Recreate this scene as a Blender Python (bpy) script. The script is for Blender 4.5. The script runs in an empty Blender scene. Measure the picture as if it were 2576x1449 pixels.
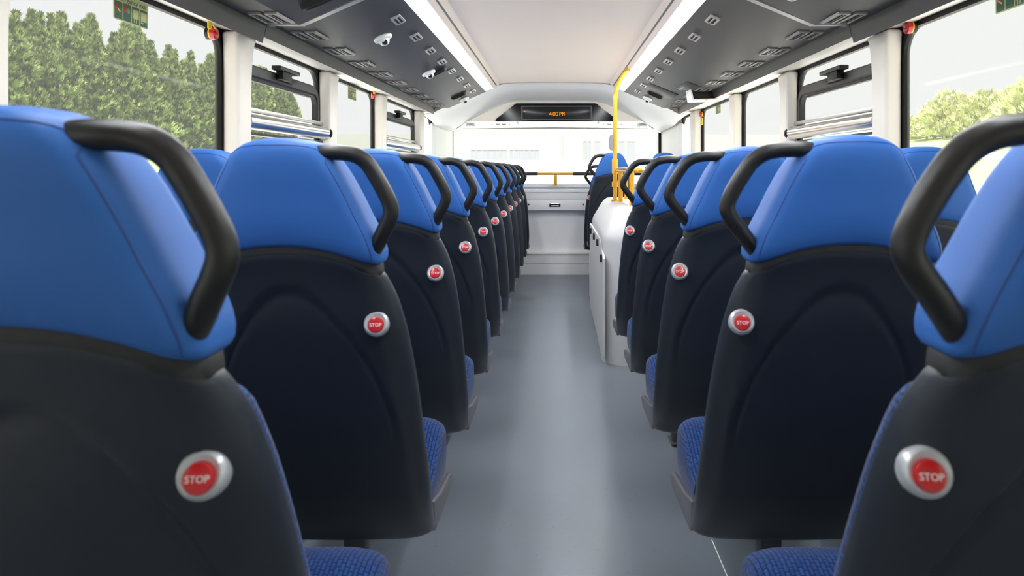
import bpy, bmesh, math, random
import numpy as np
from mathutils import Vector, Matrix
from mathutils.bvhtree import BVHTree

random.seed(7)
PI = math.pi
S = bpy.context.scene
COL = S.collection
H = 1.29            # eye height above the bus floor

# ------------------------------------------------------------------ camera, sky, sun, exposure
cam_d = bpy.data.cameras.new('camera')
cam = bpy.data.objects.new('camera', cam_d)
COL.objects.link(cam)
cam.location = (0, 0, H)
cam.rotation_euler = (PI / 2, 0, 0)
cam_d.sensor_width = 36
cam_d.lens = 24.457
cam_d.shift_x = -0.0419
cam_d.shift_y = -0.1159
cam_d.clip_start = 0.02
cam_d.clip_end = 500
cam_d.dof.use_dof = True
cam_d.dof.focus_distance = 5.0
cam_d.dof.aperture_fstop = 6.0
S.camera = cam

W = bpy.data.worlds.new('overcast_sky')
S.world = W
W.use_nodes = True
bg = W.node_tree.nodes['Background']
bg.inputs[0].default_value = (0.985, 0.99, 1.0, 1)
bg.inputs[1].default_value = 0.86

sun_d = bpy.data.lights.new('sun', 'SUN')
sun = bpy.data.objects.new('sun', sun_d)
COL.objects.link(sun)
sun.rotation_euler = (math.radians(34), 0, math.radians(-4))
sun_d.energy = 11.0
sun_d.angle = math.radians(6)
sun_d.color = (1.0, 0.98, 0.93)

STRIP_POWER = 47.0       # radiance of the two roof light strips
S.view_settings.view_transform = 'Standard'
S.view_settings.look = 'None'
S.view_settings.exposure = 0.0
S.view_settings.gamma = 1.0
S.view_settings.use_curve_mapping = False
S.cycles.max_bounces = 14
S.cycles.diffuse_bounces = 8
S.cycles.transparent_max_bounces = 24
S.cycles.use_denoising = True
S.cycles.caustics_reflective = False
S.cycles.caustics_refractive = False

# ------------------------------------------------------------------ materials
def lin(r, g, b):
    f = lambda c: (c / 255 / 12.92) if c / 255 <= 0.04045 else ((c / 255 + 0.055) / 1.055) ** 2.4
    return (f(r), f(g), f(b), 1)

def mat(name, rgb, rough=0.5, metal=0.0, spec=0.5, noise=0.0, nscale=40, bump=0.0, bscale=200, coat=0.0, sheen=0.0):
    m = bpy.data.materials.new(name)
    m.use_nodes = True
    nt = m.node_tree
    p = nt.nodes['Principled BSDF']
    p.inputs['Base Color'].default_value = rgb
    p.inputs['Roughness'].default_value = rough
    p.inputs['Metallic'].default_value = metal
    p.inputs['Specular IOR Level'].default_value = spec
    p.inputs['Coat Weight'].default_value = coat
    p.inputs['Sheen Weight'].default_value = sheen
    tc = nt.nodes.new('ShaderNodeTexCoord')
    if noise:
        n = nt.nodes.new('ShaderNodeTexNoise')
        n.inputs['Scale'].default_value = nscale
        n.inputs['Detail'].default_value = 4
        nt.links.new(tc.outputs['Object'], n.inputs['Vector'])
        r = nt.nodes.new('ShaderNodeMixRGB')
        r.inputs[1].default_value = tuple(c * (1 - noise) for c in rgb[:3]) + (1,)
        r.inputs[2].default_value = tuple(min(1, c * (1 + noise)) for c in rgb[:3]) + (1,)
        nt.links.new(n.outputs['Fac'], r.inputs[0])
        nt.links.new(r.outputs[0], p.inputs['Base Color'])
    if bump:
        n2 = nt.nodes.new('ShaderNodeTexNoise')
        n2.inputs['Scale'].default_value = bscale
        n2.inputs['Detail'].default_value = 3
        nt.links.new(tc.outputs['Object'], n2.inputs['Vector'])
        b = nt.nodes.new('ShaderNodeBump')
        b.inputs['Strength'].default_value = bump
        b.inputs['Distance'].default_value = 0.001
        nt.links.new(n2.outputs['Fac'], b.inputs['Height'])
        nt.links.new(b.outputs[0], p.inputs['Normal'])
    return m

M = {}
M['shell'] = mat('charcoal_plastic', lin(42, 48, 57), 0.40, spec=0.5, noise=0.06, nscale=8, bump=0.15, bscale=900)
M['vinyl'] = mat('blue_vinyl', lin(54, 106, 182), 0.5, spec=0.22, noise=0.05, nscale=6, bump=0.12, bscale=700)
M['seam'] = mat('blue_seam', lin(36, 78, 146), 0.55)
M['band'] = mat('black_band', lin(44, 46, 48), 0.65, noise=0.25, nscale=60, bump=0.3, bscale=300)
M['handle'] = mat('black_rubber', lin(26, 26, 27), 0.42, bump=0.1, bscale=600)
M['skirt'] = mat('grey_plastic', lin(100, 100, 106), 0.5)
M['leg'] = mat('dark_metal', lin(84, 84, 86), 0.5, metal=0.3)
M['silver'] = mat('satin_silver', lin(200, 206, 211), 0.30, metal=0.35)
M['red'] = mat('red_plastic', lin(200, 24, 32), 0.25, coat=0.3)
M['white_print'] = mat('white_print', lin(240, 240, 240), 0.5)
M['cream'] = mat('cream_plastic', lin(230, 223, 213), 0.5, noise=0.02, nscale=3, bump=0.06, bscale=500)
M['ceiling'] = mat('cream_ceiling', lin(252, 238, 226), 0.55, noise=0.015, nscale=2)
M['white'] = mat('white_panel', lin(250, 250, 249), 0.42, noise=0.015, nscale=3)
M['boxwhite'] = mat('white_moulding', lin(196, 197, 197), 0.5, spec=0.3, noise=0.015, nscale=3)
M['wallgrey'] = mat('pale_panel', lin(250, 251, 253), 0.45, noise=0.02, nscale=3)
M['stripe'] = mat('lavender_stripe', lin(196, 204, 232), 0.5)
M['black'] = mat('black_gasket', lin(8, 8, 10), 0.5, spec=0.25)
M['blackframe'] = mat('black_frame', lin(38, 37, 37), 0.4, spec=0.35, noise=0.1, nscale=20)
M['chrome'] = mat('polished_aluminium', lin(220, 218, 214), 0.24, metal=1.0)
M['alu'] = mat('satin_aluminium', lin(190, 188, 186), 0.32, metal=0.9)
M['yellow'] = mat('yellow_paint', lin(226, 164, 16), 0.3, coat=0.4)
M['dyellow'] = mat('yellow_tag', lin(245, 214, 30), 0.5)
M['vent'] = mat('vent_silver', lin(178, 174, 172), 0.35, metal=0.4)
M['ventgrey'] = mat('vent_grey', lin(128, 124, 120), 0.45)
M['ventdark'] = mat('vent_dark', lin(40, 40, 42), 0.6)
M['display'] = mat('display_black', lin(10, 10, 18), 0.12, spec=0.15)
M['dispgrey'] = mat('display_screen', lin(32, 34, 33), 0.2, spec=0.2)
M['greybox'] = mat('grey_button_box', lin(128, 132, 136), 0.45)
M['print'] = mat('faint_print', lin(206, 200, 192), 0.6)
M['dark'] = mat('near_black', lin(14, 14, 16), 0.5)
M['greensign'] = mat('sign_green', lin(46, 92, 74), 0.5)
M['palesign'] = mat('sign_pale', lin(190, 194, 130), 0.5)
M['trunk'] = mat('bark', lin(92, 76, 62), 0.9, noise=0.3, nscale=6)
M['bldg'] = mat('white_cladding', lin(133, 133, 134), 0.7)
M['pane'] = mat('pale_glazing', lin(118, 122, 131), 0.8)

def emit(name, rgb, strength):
    m = bpy.data.materials.new(name)
    m.use_nodes = True
    nt = m.node_tree
    nt.nodes.remove(nt.nodes['Principled BSDF'])
    e = nt.nodes.new('ShaderNodeEmission')
    e.inputs[0].default_value = rgb
    e.inputs[1].default_value = strength
    nt.links.new(e.outputs[0], nt.nodes['Material Output'].inputs[0])
    return m
M['led'] = emit('amber_led', (1.0, 0.30, 0.01, 1), 1.3)
M['blueled'] = emit('blue_led', (0.10, 0.22, 1.0, 1), 1.2)
M['lens'] = emit('light_lens', (0.97, 0.98, 1.0, 1), STRIP_POWER)
M['stop_lens'] = M['red']

def fabric():
    m = bpy.data.materials.new('blue_moquette')
    m.use_nodes = True
    nt = m.node_tree
    p = nt.nodes['Principled BSDF']
    p.inputs['Roughness'].default_value = 0.9
    p.inputs['Specular IOR Level'].default_value = 0.15
    p.inputs['Sheen Weight'].default_value = 0.15
    tc = nt.nodes.new('ShaderNodeTexCoord')
    br = nt.nodes.new('ShaderNodeTexBrick')
    br.offset = 0.5
    br.inputs['Scale'].default_value = 1.0
    br.inputs['Brick Width'].default_value = 0.017
    br.inputs['Row Height'].default_value = 0.0085
    br.inputs['Mortar Size'].default_value = 0.0018
    br.inputs['Mortar Smooth'].default_value = 0.6
    br.inputs['Color1'].default_value = lin(20, 58, 116)
    br.inputs['Color2'].default_value = lin(30, 72, 132)
    br.inputs['Mortar'].default_value = lin(8, 25, 62)
    nt.links.new(tc.outputs['UV'], br.inputs['Vector'])
    nt.links.new(br.outputs['Color'], p.inputs['Base Color'])
    b = nt.nodes.new('ShaderNodeBump')
    b.inputs['Strength'].default_value = 0.7
    b.inputs['Distance'].default_value = 0.002
    b.invert = True
    nt.links.new(br.outputs['Fac'], b.inputs['Height'])
    nt.links.new(b.outputs[0], p.inputs['Normal'])
    return m
M['fabric'] = fabric()

def floor_mat():
    m = mat('grey_vinyl_floor', lin(132, 140, 146), 0.48)
    nt = m.node_tree
    p = nt.nodes['Principled BSDF']
    tc = nt.nodes.new('ShaderNodeTexCoord')
    n = nt.nodes.new('ShaderNodeTexNoise')
    n.inputs['Scale'].default_value = 2.2
    n.inputs['Detail'].default_value = 5
    nt.links.new(tc.outputs['Object'], n.inputs['Vector'])
    r = nt.nodes.new('ShaderNodeMixRGB')
    r.inputs[1].default_value = lin(104, 112, 121)
    r.inputs[2].default_value = lin(122, 130, 140)
    nt.links.new(n.outputs['Fac'], r.inputs[0])
    v = nt.nodes.new('ShaderNodeTexVoronoi')
    v.inputs['Scale'].default_value = 55
    nt.links.new(tc.outputs['Object'], v.inputs['Vector'])
    cr = nt.nodes.new('ShaderNodeValToRGB')
    cr.color_ramp.elements[0].position = 0.06
    cr.color_ramp.elements[1].position = 0.11
    nt.links.new(v.outputs['Distance'], cr.inputs[0])
    v2 = nt.nodes.new('ShaderNodeTexNoise')
    v2.inputs['Scale'].default_value = 30
    nt.links.new(tc.outputs['Object'], v2.inputs['Vector'])
    sp = nt.nodes.new('ShaderNodeMixRGB')
    sp.blend_type = 'MIX'
    sp.inputs[1].default_value = lin(76, 82, 89)
    nt.links.new(r.outputs[0], sp.inputs[2])
    nt.links.new(cr.outputs[0], sp.inputs[0])
    nt.links.new(sp.outputs[0], p.inputs['Base Color'])
    ro = nt.nodes.new('ShaderNodeMapRange')
    ro.inputs[3].default_value = 0.24
    ro.inputs[4].default_value = 0.44
    nt.links.new(n.outputs['Fac'], ro.inputs[0])
    nt.links.new(ro.outputs[0], p.inputs['Roughness'])
    b = nt.nodes.new('ShaderNodeBump')
    b.inputs['Strength'].default_value = 0.15
    b.inputs['Distance'].default_value = 0.001
    nt.links.new(v2.outputs['Fac'], b.inputs['Height'])
    nt.links.new(b.outputs[0], p.inputs['Normal'])
    return m
M['floor'] = floor_mat()

def brushed_panel():
    m = mat('dark_grey_ceiling_panel', lin(92, 91, 91), 0.45, spec=0.25)
    nt = m.node_tree
    p = nt.nodes['Principled BSDF']
    tc = nt.nodes.new('ShaderNodeTexCoord')
    mp = nt.nodes.new('ShaderNodeMapping')
    mp.inputs['Scale'].default_value = (6, 320, 6)
    nt.links.new(tc.outputs['Object'], mp.inputs['Vector'])
    n = nt.nodes.new('ShaderNodeTexNoise')
    n.inputs['Scale'].default_value = 1.0
    n.inputs['Detail'].default_value = 2
    nt.links.new(mp.outputs[0], n.inputs['Vector'])
    r = nt.nodes.new('ShaderNodeMixRGB')
    r.inputs[1].default_value = lin(52, 52, 53)
    r.inputs[2].default_value = lin(64, 63, 62)
    nt.links.new(n.outputs['Fac'], r.inputs[0])
    nt.links.new(r.outputs[0], p.inputs['Base Color'])
    return m
M['cornice'] = brushed_panel()

def glass(name, haze):
    m = bpy.data.materials.new(name)
    m.use_nodes = True
    nt = m.node_tree
    nt.nodes.remove(nt.nodes['Principled BSDF'])
    out = nt.nodes['Material Output']
    tr = nt.nodes.new('ShaderNodeBsdfTransparent')
    tr.inputs[0].default_value = (0.97, 0.98, 0.975, 1)
    gl = nt.nodes.new('ShaderNodeBsdfGlossy')
    gl.inputs['Roughness'].default_value = 0.0
    fr = nt.nodes.new('ShaderNodeLayerWeight')
    fr.inputs[0].default_value = 0.5
    pw5 = nt.nodes.new('ShaderNodeMath')
    pw5.operation = 'POWER'
    pw5.inputs[1].default_value = 5.0
    nt.links.new(fr.outputs['Facing'], pw5.inputs[0])
    mul = nt.nodes.new('ShaderNodeMath')
    mul.operation = 'MULTIPLY'
    mul.inputs[1].default_value = 0.05
    mix = nt.nodes.new('ShaderNodeMixShader')
    nt.links.new(pw5.outputs[0], mul.inputs[0])
    nt.links.new(mul.outputs[0], mix.inputs[0])
    src = tr
    if haze:
        tl = nt.nodes.new('ShaderNodeBsdfTranslucent')
        tl.inputs[0].default_value = (0.98, 0.985, 1, 1)
        mh = nt.nodes.new('ShaderNodeMixShader')
        mh.inputs[0].default_value = haze
        nt.links.new(tr.outputs[0], mh.inputs[1])
        nt.links.new(tl.outputs[0], mh.inputs[2])
        src = mh
    nt.links.new(src.outputs[0], mix.inputs[1])
    nt.links.new(gl.outputs[0], mix.inputs[2])
    nt.links.new(mix.outputs[0], out.inputs[0])
    return m
M['glass'] = glass('window_glass', 0.04)
M['hazyglass'] = glass('hazy_window_glass', 0.05)
M['windscreen'] = glass('windscreen_glass', 0.09)

def leaf(name, dark, mid, light, trans=0.35):
    m = bpy.data.materials.new(name)
    m.use_nodes = True
    nt = m.node_tree
    nt.nodes.remove(nt.nodes['Principled BSDF'])
    g = nt.nodes.new('ShaderNodeNewGeometry')
    cr = nt.nodes.new('ShaderNodeValToRGB')
    e = cr.color_ramp.elements
    e[0].color, e[1].color = dark, light
    x = e.new(0.5)
    x.color = mid
    nt.links.new(g.outputs['Random Per Island'], cr.inputs[0])
    d = nt.nodes.new('ShaderNodeBsdfDiffuse')
    t = nt.nodes.new('ShaderNodeBsdfTranslucent')
    mx = nt.nodes.new('ShaderNodeMixShader')
    mx.inputs[0].default_value = trans
    nt.links.new(cr.outputs[0], d.inputs[0])
    nt.links.new(cr.outputs[0], t.inputs[0])
    nt.links.new(d.outputs[0], mx.inputs[1])
    nt.links.new(t.outputs[0], mx.inputs[2])
    nt.links.new(mx.outputs[0], nt.nodes['Material Output'].inputs[0])
    return m
M['conifer'] = leaf('conifer_foliage', lin(46, 62, 32), lin(116, 136, 76), lin(176, 188, 124))
M['shrub'] = leaf('hazed_shrub_foliage', lin(186, 194, 132), lin(206, 208, 150), lin(214, 210, 176))  # washed-out haze over the shrubs is put into these pale leaf colours

def ground_mat():
    m = mat('ground', lin(200, 196, 188), 0.95, spec=0.1)
    nt = m.node_tree
    p = nt.nodes['Principled BSDF']
    tc = nt.nodes.new('ShaderNodeTexCoord')
    sx = nt.nodes.new('ShaderNodeSeparateXYZ')
    nt.links.new(tc.outputs['Object'], sx.inputs[0])
    n = nt.nodes.new('ShaderNodeTexNoise')
    n.inputs['Scale'].default_value = 1.5
    n.inputs['Detail'].default_value = 6
    nt.links.new(tc.outputs['Object'], n.inputs['Vector'])
    gr = nt.nodes.new('ShaderNodeMixRGB')
    gr.inputs[1].default_value = lin(158, 178, 112)
    gr.inputs[2].default_value = lin(196, 208, 150)
    nt.links.new(n.outputs['Fac'], gr.inputs[0])
    pv = nt.nodes.new('ShaderNodeMixRGB')
    pv.inputs[1].default_value = lin(232, 230, 226)
    pv.inputs[2].default_value = lin(240, 239, 236)
    nt.links.new(n.outputs['Fac'], pv.inputs[0])
    def cmp(op, sock, val):
        c = nt.nodes.new('ShaderNodeMath')
        c.operation = op
        nt.links.new(sock, c.inputs[0])
        c.inputs[1].default_value = val
        return c.outputs[0]
    def two(op, a, b):
        c = nt.nodes.new('ShaderNodeMath')
        c.operation = op
        nt.links.new(a, c.inputs[0])
        nt.links.new(b, c.inputs[1])
        return c.outputs[0]
    left = two('MULTIPLY', cmp('LESS_THAN', sx.outputs[0], -8.2), cmp('LESS_THAN', sx.outputs[1], 64))
    right = two('MULTIPLY', cmp('GREATER_THAN', sx.outputs[0], 6.0), cmp('LESS_THAN', sx.outputs[1], 42))
    band = two('MULTIPLY', cmp('GREATER_THAN', sx.outputs[0], 10.6), cmp('LESS_THAN', sx.outputs[0], 12.4))
    inv = nt.nodes.new('ShaderNodeMath')
    inv.operation = 'SUBTRACT'
    inv.inputs[0].default_value = 1
    nt.links.new(band, inv.inputs[1])
    lawn = two('MAXIMUM', left, two('MULTIPLY', right, inv.outputs[0]))
    mx = nt.nodes.new('ShaderNodeMixRGB')
    nt.links.new(lawn, mx.inputs[0])
    nt.links.new(pv.outputs[0], mx.inputs[1])
    nt.links.new(gr.outputs[0], mx.inputs[2])
    nt.links.new(mx.outputs[0], p.inputs['Base Color'])
    return m
M['ground'] = ground_mat()

# ------------------------------------------------------------------ helpers
def link(name, me, m=None, parent=None, loc=None, rot=None):
    if m is not None and len(me.materials) == 0:
        me.materials.append(m)
    o = bpy.data.objects.new(name, me)
    COL.objects.link(o)
    if parent is not None:
        o.parent = parent
    if loc is not None:
        o.location = loc
    if rot is not None:
        o.rotation_euler = rot
    return o

def me_from(verts, faces, smooth=True, angle=35):
    me = bpy.data.meshes.new('mesh')
    me.from_pydata([tuple(v) for v in verts], [], faces)
    me.update()
    bm = bmesh.new()
    bm.from_mesh(me)
    bmesh.ops.recalc_face_normals(bm, faces=bm.faces)
    bm.to_mesh(me)
    bm.free()
    finish(me, smooth, angle)
    return me

def finish(me, smooth=True, angle=35):
    if smooth:
        me.polygons.foreach_set('use_smooth', [True] * len(me.polygons))
        me.set_sharp_from_angle(angle=math.radians(angle))
    me.update()

def bm_me(bm, smooth=True, angle=35):
    bmesh.ops.recalc_face_normals(bm, faces=bm.faces)
    me = bpy.data.meshes.new('mesh')
    bm.to_mesh(me)
    bm.free()
    finish(me, smooth, angle)
    return me

def add_box(bm, lo, hi, bevel=0.0, seg=2):
    lo, hi = Vector(lo), Vector(hi)
    r = bmesh.ops.create_cube(bm, size=1)
    vs = r['verts']
    for v in vs:
        v.co = Vector(((v.co.x + 0.5) * (hi.x - lo.x) + lo.x, (v.co.y + 0.5) * (hi.y - lo.y) + lo.y, (v.co.z + 0.5) * (hi.z - lo.z) + lo.z))
    if bevel:
        es = set()
        for v in vs:
            es.update(v.link_edges)
        bmesh.ops.bevel(bm, geom=list(es), offset=bevel, segments=seg, profile=0.5, affect='EDGES')

def box_me(lo, hi, bevel=0.0, seg=2):
    bm = bmesh.new()
    add_box(bm, lo, hi, bevel, seg)
    return bm_me(bm)

def box(name, lo, hi, m, parent=None, bevel=0.0):
    return link(name, box_me(lo, hi, bevel), m, parent)

def loft(rings, closed=True, caps=True):
    n = len(rings[0])
    verts = [p for r in rings for p in r]
    faces = []
    for i in range(len(rings) - 1):
        for j in range(n if closed else n - 1):
            k = (j + 1) % n
            faces.append((i * n + j, i * n + k, (i + 1) * n + k, (i + 1) * n + j))
    if caps:
        faces.append(tuple(range(n)))
        b = (len(rings) - 1) * n
        faces.append(tuple(b + j for j in range(n)))
    return verts, faces

def smooth_path(pts, sub=6):
    pts = [Vector(p) for p in pts]
    out = []
    for i in range(len(pts) - 1):
        p0 = pts[max(i - 1, 0)]
        p1, p2 = pts[i], pts[i + 1]
        p3 = pts[min(i + 2, len(pts) - 1)]
        for s in range(sub):
            t = s / sub
            out.append(0.5 * ((2 * p1) + (p2 - p0) * t + (2 * p0 - 5 * p1 + 4 * p2 - p3) * t * t + (3 * p1 - p0 - 3 * p2 + p3) * t ** 3))
    out.append(pts[-1])
    return out

def tube(path, r, n=12, closed=False):
    path = [Vector(p) for p in path]
    rings = []
    up = Vector((0.123, 0.97, 0.21))
    m = len(path)
    for i, p in enumerate(path):
        a = path[(i - 1) % m] if closed else path[max(i - 1, 0)]
        b = path[(i + 1) % m] if closed else path[min(i + 1, m - 1)]
        t = (b - a).normalized()
        u = up - t * up.dot(t)
        if u.length < 1e-4:
            u = Vector((1, 0, 0)) - t * t.x
        u.normalize()
        v = t.cross(u)
        rr = r(i / (m - 1)) if callable(r) else r
        rings.append([p + u * (rr * math.cos(2 * PI * k / n)) + v * (rr * math.sin(2 * PI * k / n)) for k in range(n)])
    if closed:
        rings.append(rings[0])
        return loft(rings, True, False)
    return loft(rings, True, True)

def tube_obj(name, path, r, m, parent=None, n=12, closed=False):
    return link(name, me_from(*tube(path, r, n, closed), angle=50), m, parent)

def lathe(prof, n=32, axis='Y'):
    """prof: (radius, along); axis: the direction 'along' points in."""
    rings = []
    for r, a in prof:
        ring = []
        for k in range(n):
            c, s = r * math.cos(2 * PI * k / n), r * math.sin(2 * PI * k / n)
            ring.append({'Y': (c, a, s), 'X': (a, c, s), 'Z': (c, s, a)}[axis])
        rings.append(ring)
    return me_from(*loft(rings), angle=40)

def prism(poly, axis, a, b):
    """poly in the two other axes (in x,y,z order), extruded along axis from a to b"""
    def pt(p, h):
        return {'X': (h, p[0], p[1]), 'Y': (p[0], h, p[1]), 'Z': (p[0], p[1], h)}[axis]
    n = len(poly)
    verts = [pt(p, a) for p in poly] + [pt(p, b) for p in poly]
    faces = [(i, (i + 1) % n, n + (i + 1) % n, n + i) for i in range(n)]
    faces += [tuple(range(n)), tuple(range(n, 2 * n))]
    return verts, faces

def prism_me(poly, axis, a, b, bevel=0.0, angle=35):
    me = me_from(*prism(poly, axis, a, b), angle=angle)
    if bevel:
        bm = bmesh.new()
        bm.from_mesh(me)
        es = [e for e in bm.edges if len(e.link_faces) == 2 and e.calc_face_angle(0) > 0.6]
        bmesh.ops.bevel(bm, geom=es, offset=bevel, segments=3, profile=0.5, affect='EDGES')
        return bm_me(bm, True, 40)
    return me

def rrect(y0, y1, z0, z1, r, n=8):
    out = []
    for cx, cz, a0 in ((y1 - r, z1 - r, 0), (y0 + r, z1 - r, 90), (y0 + r, z0 + r, 180), (y1 - r, z0 + r, 270)):
        for k in range(n + 1):
            a = math.radians(a0 + 90 * k / n)
            out.append((cx + r * math.cos(a), cz + r * math.sin(a)))
    return out

def ring_me(outer, inner, axis, a, b):
    def pt(p, h):
        return {'X': (h, p[0], p[1]), 'Y': (p[0], h, p[1]), 'Z': (p[0], p[1], h)}[axis]
    n = len(outer)
    verts = [pt(p, a) for p in outer] + [pt(p, a) for p in inner] + [pt(p, b) for p in outer] + [pt(p, b) for p in inner]
    faces = []
    for i in range(n):
        k = (i + 1) % n
        faces += [(i, k, n + k, n + i), (2 * n + i, 2 * n + k, 3 * n + k, 3 * n + i), (i, k, 2 * n + k, 2 * n + i), (n + i, n + k, 3 * n + k, 3 * n + i)]
    return me_from(verts, faces)

def empty(name, loc=(0, 0, 0), label=None, cat=None, group=None, kind=None):
    o = bpy.data.objects.new(name, None)
    o.empty_display_size = 0.1
    COL.objects.link(o)
    o.location = loc
    return tag(o, label, cat, group, kind)

def tag(o, label=None, cat=None, group=None, kind=None):
    if label: o['label'] = label
    if cat: o['category'] = cat
    if group: o['group'] = group
    if kind: o['kind'] = kind
    return o

def struct(o):
    o['kind'] = 'structure'
    return o

def text_me(body, size, depth=0.0006):
    c = bpy.data.curves.new('txt', 'FONT')
    c.body = body
    c.size = size
    c.extrude = depth
    c.align_x = 'CENTER'
    c.align_y = 'CENTER'
    c.resolution_u = 3
    t = bpy.data.objects.new('txt', c)
    COL.objects.link(t)
    dg = bpy.context.evaluated_depsgraph_get()
    me = bpy.data.meshes.new_from_object(t.evaluated_get(dg))
    bpy.data.objects.remove(t)
    me.materials.clear()
    return me

def xform(me, mtx):
    me.transform(mtx)
    me.update()
    return me

def children(o):
    return [c for c in o.children]

def copy_tree(o, parent=None):
    c = o.copy()
    COL.objects.link(c)
    c.parent = parent
    for ch in o.children:
        copy_tree(ch, c)
    return c

# ------------------------------------------------------------------ the setting: body of the bus
XL, XR = -1.34, 1.38          # inner faces of the side walls
Y0, Y1 = -1.7, 8.6            # rear and front end
WIN_B, WIN_T = 0.95, H + 0.571
YC = 6.95                     # front edge of the flat ceiling

floor = struct(box('floor', (-1.45, Y0, -0.12), (1.48, Y1 + 0.05, 0), M['floor']))
box('weld_seam', (0.5445, Y0 + 0.1, -0.001), (0.5475, 2.42, 0.0012), M['white'], floor)

pil_l = [(-1.12, -0.97), (0.16, 0.31), (1.50, 1.64), (2.82, 2.945), (3.97, 4.10), (5.18, 5.30), (6.64, 6.80)]
pil_r = [(-1.12, -0.97), (0.16, 0.31), (1.48, 1.62), (2.78, 2.905), (3.97, 4.09), (5.15, 5.265), (6.58, 6.78)]
FRONT_WIN_END = 7.62

tn = 0
def trim(o):
    global tn
    tn += 1
    o.name = 'trim_%d' % tn
    return struct(o)

wn = 0
windows = {}
for side, X, pil in ((-1, XL, pil_l), (1, XR, pil_r)):
    nm = 'left' if side < 0 else 'right'
    out = X + side * 0.09
    a, b = min(X, out), max(X, out)
    w = struct(empty('wall_' + nm))
    box('lower_panel', (a, Y0, 0), (b, Y1, WIN_B), M['wallgrey'], w)
    box('header_panel', (a, Y0, WIN_T), (b, Y1, 2.30), M['cream'], w)
    box('front_corner_panel', (a, FRONT_WIN_END, WIN_B), (b, Y1, WIN_T), M['white'], w)
    box('rear_corner_panel', (a, Y0, WIN_B), (b, -1.4, WIN_T), M['cream'], w)
    # window pillars, flaring into the header at the top
    for (p0, p1) in pil:
        fl = 0.075
        prof = []
        for k in range(9):
            t = k / 8
            z = 1.58 + (WIN_T - 0.012 - 1.58) * t
            prof.append((fl * (1 - math.sqrt(max(0, 1 - t * t))) , z))
        poly = [(p0, WIN_B - 0.02)] + [(p0 - f * 0.2, z) for f, z in prof] + [(p1 + f * 0.8, z) for f, z in reversed(prof)] + [(p1, WIN_B - 0.02)]
        xi = X - side * 0.06
        o = link('trim', prism_me(poly, 'X', min(xi, X + side * 0.009), max(xi, X + side * 0.009), 0.016), M['cream'])
        trim(o)
    # windows between them
    edges = [(-1.4, pil[0][0])] + [(pil[i][1], pil[i + 1][0]) for i in range(len(pil) - 1)] + [(pil[-1][1], FRONT_WIN_END)]
    for i, (a0, a1) in enumerate(edges):
        wn += 1
        wo = struct(empty('window_%d' % wn, (X + side * 0.02, (a0 + a1) / 2, (WIN_B + WIN_T) / 2)))
        hy, hz = (a1 - a0) / 2, (WIN_T - WIN_B) / 2
        r = 0.10 if i < len(edges) - 1 else 0.16
        ou = rrect(-hy - 0.07, hy + 0.07, -hz - 0.01, hz + 0.01, 0.02)
        inn = rrect(-hy + 0.006, hy - 0.012, -hz + 0.02, hz - 0.022, r)
        link('gasket', ring_me(ou, inn, 'X', -0.012, 0.012), M['black'], wo)
        gm = M['glass']
        if side > 0:
            gm = M['hazyglass']
        link('glass_pane', box_me((-0.003 + side * 0.004, -hy - 0.02, -hz), (0.003 + side * 0.004, hy + 0.02, hz)), gm, wo)
        windows[(side, i)] = (wo, a0, a1)

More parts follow.
